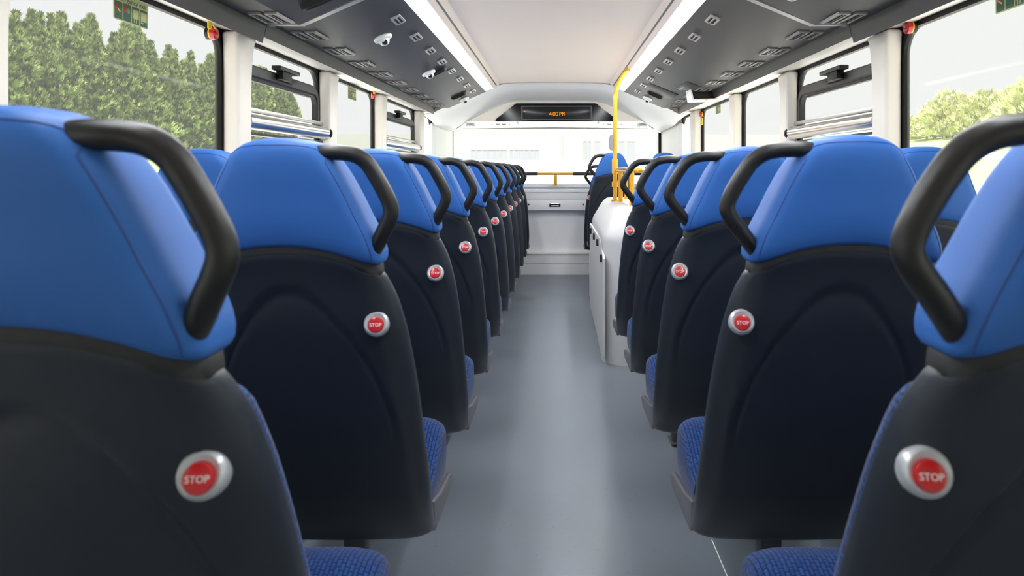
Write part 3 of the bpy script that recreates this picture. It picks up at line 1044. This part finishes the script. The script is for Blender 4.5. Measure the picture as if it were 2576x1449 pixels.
def seat_cushion_mesh():
    rings = []
    for y in list(np.linspace(.335, .60, 14)) + list(np.linspace(.612, .672, 12)):
        t = (y - .335) / .337
        ztop = 0.505 + 0.082 * sm(t * 1.5)
        zbot = 0.385
        nose = max(0.0, (y - .545) / .127)
        k = math.sqrt(max(0.0, 1 - nose ** 2.2))
        zm = 0.47
        zt = zm + (ztop - zm) * max(0.02, k)
        zb = zm + (zbot - zm) * max(0.02, k)
        w = 0.228 - 0.020 * nose ** 2
        n = 28
        ring = []
        for a in range(n):
            th = 2 * PI * a / n
            c, s = math.cos(th), math.sin(th)
            ex = 0.42
            x = w * math.copysign(abs(c) ** ex, c)
            zz = math.copysign(abs(s) ** ex, s)
            z = zm + (zt - zm) * zz if zz > 0 else zm + (zm - zb) * zz
            z -= 0.010 * (1 - (x / w) ** 2) if zz > 0 else 0
            ring.append((x, y, z))
        rings.append(ring)
    me = me_from(*loft(rings), angle=60)
    uv_box(me, 0, 0)
    return me

def skirt_mesh(sx):
    a = [(.345, .372), (.37, .356), (.58, .350), (.615, .351), (.640, .355), (.656, .362), (.662, .371), (.658, .380), (.645, .387), (.62, .393), (.56, .401), (.45, .417), (.37, .440), (.345, .444)]
    x0, x1 = sorted((sx * 0.218, sx * 0.233))
    return prism_me(a, 'X', x0, x1, 0.004)

HEAD = head_mesh()
ME = dict(shell=shell_mesh(), head=HEAD, seam=seam_mesh(HEAD), band=band_mesh(), back=back_cushion_mesh(), cush=seat_cushion_mesh(), sk1=skirt_mesh(1), sk2=skirt_mesh(-1))
bm = bmesh.new()
add_box(bm, (-0.205, .38, 0.356), (0.205, .62, 0.380), 0.006)
ME['pan'] = bm_me(bm)
bm = bmesh.new()
add_box(bm, (-0.028, .44, 0.0), (0.028, .50, 0.34), 0.004)
ME['leg'] = bm_me(bm)
ME['foot'] = box_me((-0.038, .415, 0.0), (0.038, .525, 0.008), 0.003)
ME['strut'] = box_me((-0.06, .40, 0.318), (-0.03, .56, 0.338), 0.003)

# handle, on the +x side
HP = [(.050, -.040, .022), (.066, -.055, .029), (.084, -.062, .0325), (.106, -.063, .033), (.130, -.060, .0315), (.151, -.058, .026), (.170, -.054, .011), (.186, -.052, -.014), (.201, -.050, -.042), (.2125, -.048, -.068),
      (.2145, -.047, -.086), (.209, -.046, -.104), (.198, -.043, -.126), (.186, -.037, -.149), (.172, -.026, -.168)]
def handle_mesh(sgn):
    def wide(i):                                        # the right-hand rails stand a little further into the aisle
        t = i / (len(HP) - 1)
        return 0.0 if sgn > 0 else 0.024 * (sm(t / 0.6) if t < 0.7 else 1 - 0.75 * sm((t - 0.7) / 0.3))
    p = smooth_path([(sgn * (x + wide(i)), y, H + z) for i, (x, y, z) in enumerate(HP)], 4)
    def rad(t):
        return 0.0158
    v, f = tube(p, rad, 16)
    return me_from(v, f, angle=60)
ME['h1'], ME['h-1'] = handle_mesh(1), handle_mesh(-1)

# stop button (bezel, push cap, lettering), rear-facing
def bezel_mesh():
    prof = [(0.0250, 0.012), (0.0258, 0.0), (0.0252, -0.006), (0.0232, -0.0105), (0.0205, -0.0120), (0.0175, -0.0110), (0.0150, -0.0100), (0.001, -0.0095)]
    return lathe(prof, 36, 'Y')
ME['bezel'] = bezel_mesh()
ME['cap'] = lathe([(0.0163, -0.007), (0.0162, -0.0125), (0.0148, -0.0155), (0.0115, -0.0164), (0.006, -0.0165), (0.001, -0.0167)], 32, 'Y')
st = text_me('STOP', 0.0100)
ME['stop'] = xform(st, Matrix.Translation((0, -0.0168, -0.0012)) @ Matrix.Rotation(PI / 2, 4, 'X'))
ME['ubez'] = lathe([(0.0245, 0.012), (0.0250, 0.0), (0.0240, -0.007), (0.0205, -0.010), (0.0180, -0.007), (0.0178, -0.003), (0.001, -0.003)], 32, 'Y')
ME['uface'] = lathe([(0.0178, -0.002), (0.0176, -0.0045), (0.001, -0.0045)], 28, 'Y')
ME['uport'] = box_me((-0.008, -0.0065, -0.003), (0.008, -0.004, 0.003), 0.0005)
ME['uled'] = box_me((-0.006, -0.0065, -0.0115), (0.006, -0.004, -0.0080), 0.0015)

def make_seat(aisle):
    """aisle: +1 / -1 = side of the seat that faces the aisle, 0 = window seat"""
    t = empty('bus_seat')
    link('backrest_shell', ME['shell'], M['shell'], t)
    hr = link('headrest', ME['head'], M['vinyl'], t)
    link('piping', ME['seam'], M['seam'], hr)
    link('rubber_band', ME['band'], M['band'], t)
    link('backrest_cushion', ME['back'], M['fabric'], t)
    link('seat_cushion', ME['cush'], M['fabric'], t)
    link('side_skirt', ME['sk1'], M['skirt'], t)
    link('side_skirt', ME['sk2'], M['skirt'], t)
    link('seat_pan', ME['pan'], M['shell'], t)
    lg = link('leg', ME['leg'], M['leg'], t)
    link('foot_plate', ME['foot'], M['leg'], lg)
    link('strut', ME['strut'], M['dark'], t)
    if aisle:
        link('grab_handle', ME['h%d' % aisle], M['handle'], t)
        b = link('stop_button', ME['bezel'], M['silver'], t, (0.176 if aisle > 0 else -0.199, -0.0070 if aisle > 0 else -0.003, H - 0.316), (math.radians(-19), 0, math.radians(aisle * 6)))
        b['label'] = 'silver ringed red stop button'
        link('push_cap', ME['cap'], M['red'], b, (0, 0, -0.0028))
        link('lettering', ME['stop'], M['white_print'], b, (0, 0, -0.0028))
        u = link('usb_socket', ME['ubez'], M['silver'], t, (-aisle * 0.181, -0.0060, H - 0.322), (math.radians(-19), 0, math.radians(-aisle * 6)))
        link('socket_face', ME['uface'], M['dark'], u)
        link('port', ME['uport'], M['alu'], u)
        link('status_light', ME['uled'], M['blueled'], u)
    return t
protos = {}
P = 0.70
def seat(kind, x, n, label, dy=0.0, dz=0.0, group=None):
    if kind not in protos:
        o = protos[kind] = make_seat(kind)
    else:
        o = copy_tree(protos[kind])
    o.location = (x, (n + 0.04) * P + dy, dz)
    return tag(o, label, 'seat', group or 'blue and charcoal bus seats')

for n in range(1, 12):
    extra = {1: ', cut by left edge', 11: ', frontmost'}.get(n, '')
    seat(1, -0.54, n, 'left aisle seat with black grab handle, %s row from the camera%s' % (ORD[n - 1], extra))
    seat(0, -1.06, n, 'left window seat without handle, %s row from the camera' % ORD[n - 1])
for n in range(1, 6):
    extra = {1: ', cut by right edge', 5: ', behind white box'}.get(n, '')
    seat(-1, 0.578, n, 'right aisle seat with black grab handle, %s row from the camera%s' % (ORD[n - 1], extra), -0.012, 0.006)
    seat(0, 1.10, n, 'right window seat without handle, %s row from the camera' % ORD[n - 1], -0.012, 0.006)
a10 = seat(-1, 0.585, 10, 'raised right aisle seat behind the yellow pole, beyond the white box', 0.0, 0.105)
for ch in list(a10.children):                          # this seat shows no stop button
    if ch.name.startswith('stop_button'):
        for g in list(ch.children):
            bpy.data.objects.remove(g)
        bpy.data.objects.remove(ch)
seat(0, 1.10, 10, 'raised right window seat beyond the white stairwell box', 0.0, 0.105)
seat(-1, 0.578, 11, 'front right aisle seat half hidden beside the raised seat by the windscreen')
seat(0, 1.10, 11, 'front right window seat hidden behind the raised pair by the windscreen')

# ------------------------------------------------------------------ stairwell box, its rails and the pole
sb = empty('stairwell_box', (0.85, 5.5, 0), 'white moulded stairwell box right of the aisle, yellow rails on top', 'stairwell box')
def plan(inset):
    pts = []
    x0, y0 = 0.318 + inset, 4.56 + inset
    r = 0.16
    for k in range(9):
        a = PI / 2 * k / 8
        pts.append((x0 + r - r * math.cos(a), y0 + r - r * math.sin(a)))
    pts = [(0.345 + inset, 6.42 - inset * 0.3)] + pts + [(1.375, y0), (1.375, 6.42 - inset * 0.3)]
    return pts
lev = [(0.0, 0.0), (0.0, 0.80), (0.003, 0.835), (0.012, 0.862), (0.085, 0.985), (0.105, 1.010), (0.13, 1.030), (0.16, 1.037)]
rings = [[(x - 0.85, y - 5.5, z) for x, y in plan(i)] for i, z in lev]
link('moulded_body', me_from(*loft(rings), angle=50), M['boxwhite'], sb)
dpn = link('service_door', me_from(*prism([(-0.99 + 0.05, 0.06), (0.80, 0.06), (0.80, 0.80), (-0.62, 0.80), (-0.94, 0.70)], 'X', -0.5345, -0.520)), M['boxwhite'], sb)
for k, (yy, zz) in enumerate(((-0.84, 0.70), (-0.45, 0.765), (0.0, 0.765), (0.5, 0.765))):
    bm = bmesh.new()
    add_box(bm, (-0.550, yy - 0.012, zz - 0.03), (-0.5335, yy + 0.012, zz + 0.02), 0.003)
    link('door_catch', bm_me(bm), M['blackframe'], dpn)
    

pl = trim(empty('trim'))                               # raised step under the tenth-row pair
box('step', (0.365, 6.44, 0.0), (1.375, 7.55, 0.105), M['floor'], pl)
box('step_panel', (0.352, 6.44, 0.0), (0.366, 7.14, 0.44), M['white'], pl, 0.003)

gp = empty('grab_pole', (0.485, 5.62, 1.03), 'tall yellow grab pole from the white box up to the light strip', 'pole')
link('pole', me_from(*tube(smooth_path([(0, 0, 0.0), (0, 0, 0.30), (0, 0, 0.60), (0.002, 0, 0.80), (0.012, 0, 0.90), (0.055, 0, 1.0), (0.105, 0, 1.065)], 5), 0.0175, 18), angle=60), M['yellow'], gp)
link('top_collar', me_from(*tube([(0.096, 0, 1.055), (0.112, 0, 1.075)], 0.023, 18)), M['yellow'], gp)
link('sleeve', lathe([(0.0175, 0.22), (0.024, 0.225), (0.024, 0.34), (0.0175, 0.345)], 20, 'Z'), M['yellow'], gp)
link('lower_sleeve', lathe([(0.0175, 0.115), (0.025, 0.12), (0.025, 0.16), (0.0175, 0.165)], 20, 'Z'), M['yellow'], gp)
link('foot_flange', lathe([(0.0175, 0.0), (0.03, 0.002), (0.03, 0.012), (0.0175, 0.016)], 20, 'Z'), M['yellow'], gp)
bx = link('bell_push', me_from(*prism([(-0.036, 0.415), (-0.050, 0.445), (-0.050, 0.50), (-0.036, 0.535), (-0.014, 0.54), (-0.014, 0.41)], 'Y', -0.022, 0.022)), M['greybox'], gp)

gr = empty('guard_rail', (0.545, 4.95, 1.03), 'yellow tubular guard rail on short posts around the stair opening', 'rail')
zr = 0.252
link('top_rail', me_from(*tube(smooth_path([(-0.045, 0.64, zr), (-0.02, 0.2, zr), (0.0, -0.02, zr), (0.04, -0.10, zr), (0.12, -0.12, zr), (0.80, -0.12, zr)], 5), 0.0165, 14), angle=60), M['yellow'], gr)
link('rail_cover', box_me((-0.062, -0.06, zr + 0.012), (0.01, 0.62, zr + 0.02), 0.003), M['white'], gr)
for dx_, dy_ in ((-0.008, -0.09), (-0.030, 0.50), (0.06, 0.95)):
    base = -0.015 if dy_ < 0 else 0.0
    link('post', me_from(*tube([(dx_, dy_, base), (dx_, dy_, zr)], 0.0175, 16)), M['yellow'], gr)
link('top_rail', me_from(*tube([(-0.035, 0.66, zr - 0.09), (0.06, 0.95, zr - 0.09)], 0.012, 12)), M['yellow'], gr)
link('post', me_from(*tube([(0.80, -0.12, -0.05), (0.80, -0.12, zr)], 0.0175, 16)), M['yellow'], gr)

fr = empty('front_rail', (0.0, 8.33, 1.237), 'yellow rail with black grips across the windscreen on a T foot', 'rail')
zf = 0.0
link('rail_bar', me_from(*tube([(-0.56, 0, 0), (0.56, 0, 0)], 0.0155, 16)), M['yellow'], fr)
for a, b in ((-1.15, -0.205), (0.215, 1.2)):
    link('grip', me_from(*tube([(a, 0, 0), (b, 0, 0)], 0.0195, 16)), M['handle'], fr)
link('foot', box_me((-0.014, -0.004, -0.135), (0.026, 0.004, 0.0), 0.002), M['yellow'], fr)
link('foot_bracket', box_me((-0.012, 0.0, -0.135), (0.024, 0.18, -0.125), 0.002), M['yellow'], fr)

# ------------------------------------------------------------------ window signs and emergency releases
def exit_sign(side, ya, yb, za, zb, label):
    """reads left to right for somebody in the aisle"""
    X = XL if side < 0 else XR
    w, h = yb - ya, zb - za
    t = empty('exit_sign', (X + side * 0.012, (ya + yb) / 2, (za + zb) / 2), label, 'sign', 'green emergency exit signs')
    t.rotation_euler = (PI / 2, 0, PI / 2 if side < 0 else -PI / 2)      # local x = reading direction, y = up
    link('plate', prism_me(rrect(-w / 2, w / 2, -h / 2, h / 2, 0.006, 4), 'Z', -0.001, 0.0005), M['palesign'], t)
    pw_ = (w - 0.005 * 5) / 4
    top = h * 0.5 - h * 0.30
    for k in range(4):
        x0 = -w / 2 + 0.005 + k * (pw_ + 0.005)
        p_ = link('pictogram', box_me((x0, -h / 2 + 0.004, 0.0005), (x0 + pw_, top, 0.0009)), M['greensign'], t)
        cx_, y0_ = x0 + pw_ / 2, -h / 2 + 0.004
        hh = top - y0_
        if k < 2:
            link('red_mark', prism_me(rrect(x0 + 0.002, x0 + pw_ * 0.38, y0_ + hh * 0.52, y0_ + hh * 0.82, 0.004, 4), 'Z', 0.0009, 0.0012), M['red'], p_)
            if k == 0:
                link('yellow_mark', prism_me([(x0 + pw_ * 0.36, y0_ + hh * 0.62), (x0 + pw_ * 0.72, y0_ + hh * 0.46), (x0 + pw_ * 0.68, y0_ + hh * 0.38), (x0 + pw_ * 0.40, y0_ + hh * 0.52)], 'Z', 0.0009, 0.0012), M['dyellow'], p_)
            else:
                link('hammer_mark', prism_me(rrect(x0 + pw_ * 0.46, x0 + pw_ * 0.86, y0_ + hh * 0.48, y0_ + hh * 0.78, 0.006, 4), 'Z', 0.0009, 0.0012), mat('sign_mid_green', lin(118, 150, 104), 0.6), p_)
        else:
            link('window_mark', box_me((x0 + 0.003, y0_ + hh * 0.30, 0.0009), (x0 + pw_ - 0.003, y0_ + hh * 0.84, 0.0012)), M['palesign'], p_)
            if k == 2:
                for q in (0.25, 0.55):
                    link('leg_mark', box_me((x0 + pw_ * q, y0_ + hh * 0.06, 0.0009), (x0 + pw_ * (q + 0.12), y0_ + hh * 0.30, 0.0012)), M['palesign'], p_)
            else:
                link('tread_mark', box_me((x0 + pw_ * 0.1, y0_ + hh * 0.16, 0.0009), (x0 + pw_ * 0.45, y0_ + hh * 0.24, 0.0012)), M['palesign'], p_)
    tm = text_me('Emergency exit', 0.0245, 0.0003)
    o = link('lettering', tm, M['greensign'], t, (0, h * 0.5 - h * 0.16, 0.0008))
    o.scale = (w * 0.90 / max(0.01, o.dimensions.x if o.dimensions.x else 0.17), 1, 1)
exit_sign(-1, 2.13, 2.31, H + 0.463, H + 0.546, 'green emergency exit sign on the nearest left window')
exit_sign(-1, 4.545, 4.73, H + 0.463, H + 0.546, 'small green emergency exit sign on the farther left window')
exit_sign(1, 2.015, 2.197, H + 0.489, H + 0.572, 'green exit sign cut by the upper right corner')
exit_sign(1, 5.84, 6.02, H + 0.475, H + 0.558, 'small green exit sign on the far right window near the monitor')

def release(side, y, z, label, tagdir):
    X = XL if side < 0 else XR
    s = -side
    t = empty('emergency_release', (X + side * 0.01, y, H + z), label, 'window release', 'red emergency release buttons')
    link('base', lathe([(0.001, 0), (0.024, 0), (0.024, s * 0.012), (0.001, s * 0.012)], 24, 'X'), M['blackframe'], t)
    link('ring', lathe([(0.001, s * 0.012), (0.0225, s * 0.012), (0.0225, s * 0.018), (0.001, s * 0.018)], 24, 'X'), M['dyellow'], t)
    link('cap', lathe([(0.0235, s * 0.018), (0.0245, s * 0.022), (0.0235, s * 0.034), (0.018, s * 0.039), (0.001, s * 0.040)], 24, 'X'), M['red'], t)
    if tagdir > 0:
        link('tag_strap', me_from(*tube([(s * 0.036, 0.0, 0.012), (s * 0.045, -0.04, 0.022), (s * 0.050, -0.07, 0.024)], 0.003, 8)), M['dyellow'], t)
        link('tag', box_me((s * 0.046, -0.092, 0.002), (s * 0.052, -0.066, 0.032), 0.002), M['dyellow'], t)
    elif tagdir < 0:
        link('tag_strap', box_me((s * 0.016, -0.004, -0.045), (s * 0.019, 0.004, -0.015)), M['dyellow'], t)
        link('tag', box_me((s * 0.012, -0.024, -0.10), (s * 0.016, 0.024, -0.040), 0.002), M['dyellow'], t)
    else:
        link('tag_strap', box_me((s * 0.014, 0.018, -0.003), (s * 0.018, 0.05, 0.003)), M['dyellow'], t)
release(-1, 2.70, 0.527, 'red emergency release button with yellow tag on nearest left window', 1)
release(-1, 5.08, 0.54, 'small red release button with yellow tag on the farther left window', 1)
release(1, 2.685, 0.547, 'red emergency release button on the nearest right window', 0)
release(1, 6.50, 0.515, 'tiny red release button with hanging yellow tag, far right window', -1)

# ------------------------------------------------------------------ outside: ground, conifers, shrubs, hall
def gz(x, y):
    dx = max(0, abs(x) - 1.45)
    dy = max(0, y - 8.8, Y0 - y)
    d = math.hypot(dx, dy)
    z = -0.9 + 1.86 * sm((d - 0.2) / 6.0) + 0.030 * max(0, d - 6.0)
    if x > 6: z += 0.085 * (x - 6)
    return z
NX, NY = 130, 120
gx = [-80 + 160 * ((i / NX)) for i in range(NX + 1)]
gx = [math.copysign(abs(t) ** 1.7 * 80, t) for t in np.linspace(-1, 1, NX + 1)]
gy = [-25 + 125 * (j / NY) for j in range(NY + 1)]
verts = [(x, y, gz(x, y)) for y in gy for x in gx]
faces = [(j * (NX + 1) + i, j * (NX + 1) + i + 1, (j + 1) * (NX + 1) + i + 1, (j + 1) * (NX + 1) + i) for j in range(NY) for i in range(NX)]
struct(link('ground', me_from(verts, faces, angle=80), M['ground']))

def foliage_mesh(seed, kind):
    rnd = random.Random(seed)
    V, F = [], []
    nspray = 11000 if kind == 'conifer' else 620
    leaders = []
    if kind == 'conifer':
        leaders = [(0, 0, 7.1, 1.7)] + [(1.25 * math.cos(q * 1.05 + seed), 1.25 * math.sin(q * 1.05 + seed), rnd.uniform(5.0, 6.9), rnd.uniform(0.9, 1.35)) for q in range(6)]
    for _ in range(nspray):
        if kind == 'conifer':
            lx, ly, lh, lr = rnd.choice(leaders)
            t = rnd.random() ** 1.3
            z = 0.45 + t * (lh - 0.45)
            prof_ = (1 - t) ** 1.05 * (0.75 + 0.25 * min(1, t / 0.15))
            lump = 1 + 0.30 * math.sin(z * 4.1 + lx * 7 + 4 * seed) * math.sin(2.3 * z + ly * 5)
            a = rnd.uniform(0, 2 * PI)
            rad = lr * prof_ * lump * (0.62 + 0.43 * rnd.random()) + 0.05
            c = Vector((lx * (1 - 0.5 * t) + rad * math.cos(a), ly * (1 - 0.5 * t) + rad * math.sin(a), z))
            d = Vector((math.cos(a) * 0.75, math.sin(a) * 0.75, 0.95 + 0.6 * rnd.random() + (1.6 if t > 0.85 else 0)))
            L = rnd.uniform(0.22, 0.46) * (1.1 - 0.3 * t)
            nb = 7
        else:
            a = rnd.uniform(0, 2 * PI)
            el = rnd.uniform(0.0, 1.0)
            r_ = (1 - el ** 2) ** 0.5 * (0.6 + 0.45 * rnd.random())
            c = Vector((r_ * 1.5 * math.cos(a), r_ * 1.5 * math.sin(a), 0.15 + 2.0 * el * (0.7 + 0.3 * rnd.random())))
            d = Vector((math.cos(a), math.sin(a), 1.0))
            L = rnd.uniform(0.2, 0.4)
            nb = 6
        d += Vector((rnd.uniform(-.4, .4), rnd.uniform(-.4, .4), rnd.uniform(-.3, .3)))
        d.normalize()
        sd = d.cross(Vector((rnd.uniform(-1, 1), rnd.uniform(-1, 1), rnd.uniform(-1, 1)))).normalized()
        up = d.cross(sd)
        # a feathery fan: overlapping leaflets sharing the stalk so one spray is one island
        b0 = len(V)
        V.append(c)
        for k in range(nb):
            ang = (k / (nb - 1) - 0.5) * 1.2
            dd = (d * math.cos(ang) + sd * math.sin(ang) + up * rnd.uniform(-.25, .25)).normalized()
            ll = L * (1 - 0.35 * abs(ang)) * rnd.uniform(0.8, 1.1)
            px = dd.cross(up).normalized() * (ll * 0.11)
            i0 = len(V)
            V += [c + dd * ll * 0.5 + px, c + dd * ll, c + dd * ll * 0.5 - px]
            F.append((b0, i0, i0 + 1, i0 + 2))
    me = bpy.data.meshes.new('foliage')
    me.from_pydata([tuple(v) for v in V], [], F)
    me.update()
    return me
con = [foliage_mesh(s, 'conifer') for s in (1, 2, 3)]
shr = [foliage_mesh(s, 'shrub') for s in (11, 12)]
trunk_me = me_from(*tube(smooth_path([(0, 0, -0.3), (0.05, 0, 1.2), (-0.04, 0.05, 3.2), (0, 0, 5.8)], 4), lambda t: 0.16 * (1 - 0.85 * t), 8), angle=70)
stem_me = me_from(*tube([(0, 0, -0.2), (0.05, 0.03, 0.6), (0.0, 0, 1.5)], lambda t: 0.05 * (1 - 0.7 * t), 6), angle=70)

#        Y     height
conifers = [(26.5, 6.6), (29.6, 6.7), (31.8, 6.6), (33.3, 6.75), (34.9, 7.1), (37.0, 7.4), (39.2, 7.7), (40.9, 7.5), (42.9, 6.7), (45.6, 6.7), (48.0, 7.3), (50.0, 6.6), (52.6, 6.7), (55.2, 7.2), (57.9, 7.2), (60.6, 6.5), (62.6, 5.4)]
names = {0: 'hidden behind the left pillar', 2: 'at the left end of the nearest left window', len(conifers) - 1: 'lowest at the far end of the row, second left window'}
for i, (y, hh) in enumerate(conifers):
    x = -24 + random.uniform(-0.8, 0.8)
    lab = names.get(i) or 'the %s from the near end of the row' % (ORD[i] if i < 12 else ['thirteenth', 'fourteenth', 'fifteenth', 'sixteenth', 'seventeenth'][i - 12])
    t = empty('conifer', (x, y, gz(x, y)), 'dense green conifer outside left, ' + lab, 'tree', 'conifers outside the left windows')
    t.rotation_euler = (0, 0, random.uniform(0, 6.28))
    s = hh / 7.0
    t.scale = (s * 1.05, s * 1.05, s)
    f = link('foliage', con[i % 3], M['conifer'], t)
    f['kind'] = 'stuff'
    link('trunk', trunk_me, M['trunk'], t)

k = 0
for i in range(11):
    x = 19 + random.uniform(-1.5, 1.5)
    y = 25 + i * 1.35 + random.uniform(-0.4, 0.4)
    hgt = [1.15, 1.2, 1.05, 0.85, 1.0, 1.05, 0.8, 0.7, 0.85, 0.75, 0.65][i]
    t = empty('shrub', (x, y, gz(x, y) - 0.1), 'hazy pale yellow-green shrub outside the right window, %s from the near end' % ORD[i], 'shrub', 'shrubs outside the right window')
    t.rotation_euler = (0, 0, random.uniform(0, 6.28))
    t.scale = (hgt, hgt, hgt)
    f = link('foliage', shr[i % 2], M['shrub'], t)
    f['kind'] = 'stuff'
    link('stem', stem_me, M['trunk'], t)

hb = empty('white_hall', (0, 46, gz(0, 46)), 'pale white hall with rows of tall panes seen through the windscreen', 'building')
g0 = gz(0, 46)
def hz(z): return H + z - g0
link('wall', box_me((-17, 0, -1.2), (17, 6, hz(2.2))), M['bldg'], hb)
link('tall_block', box_me((0.6, -0.5, -1.2), (6.6, 0, hz(2.9))), M['bldg'], hb)
link('roof_edge', box_me((-17, 0, hz(2.2)), (17, 6, hz(2.32))), M['bldg'], hb)
pn = [(455, 495), (505, 550), (558, 605), (612, 660), (668, 715), (725, 775), (808, 840), (848, 885), (893, 930), (940, 977), (990, 1022), (1035, 1070)]
for a, b in pn:
    xa, xb = [((1060 + 0.276 * q) - 1396) * 46 / 1750 for q in (a, b)]
    f = link('window', ring_me(rrect(xa - 0.03, xb + 0.03, hz(0.44), hz(1.33), 0.01, 1), rrect(xa, xb, hz(0.48), hz(1.29), 0.01, 1), 'Y', -0.08, 0.02), M['bldg'], hb)
    link('pane', box_me((xa, -0.03, hz(0.48)), (xb, -0.01, hz(1.29))), M['pane'], f)
for a, b in ((1475, 1500), (1515, 1545), (1580, 1630), (1800, 1850), (1880, 1940)):
    xa, xb = [((1060 + 0.276 * q) - 1396) * 45.5 / 1750 for q in (a, b)]
    f = link('window', ring_me(rrect(xa - 0.03, xb + 0.03, hz(0.44), hz(1.86), 0.01, 1), rrect(xa, xb, hz(0.48), hz(1.82), 0.01, 1), 'Y', -0.58, -0.48), M['bldg'], hb)
    link('pane', box_me((xa, -0.53, hz(0.48)), (xb, -0.51, hz(1.82))), M['pane'], f)
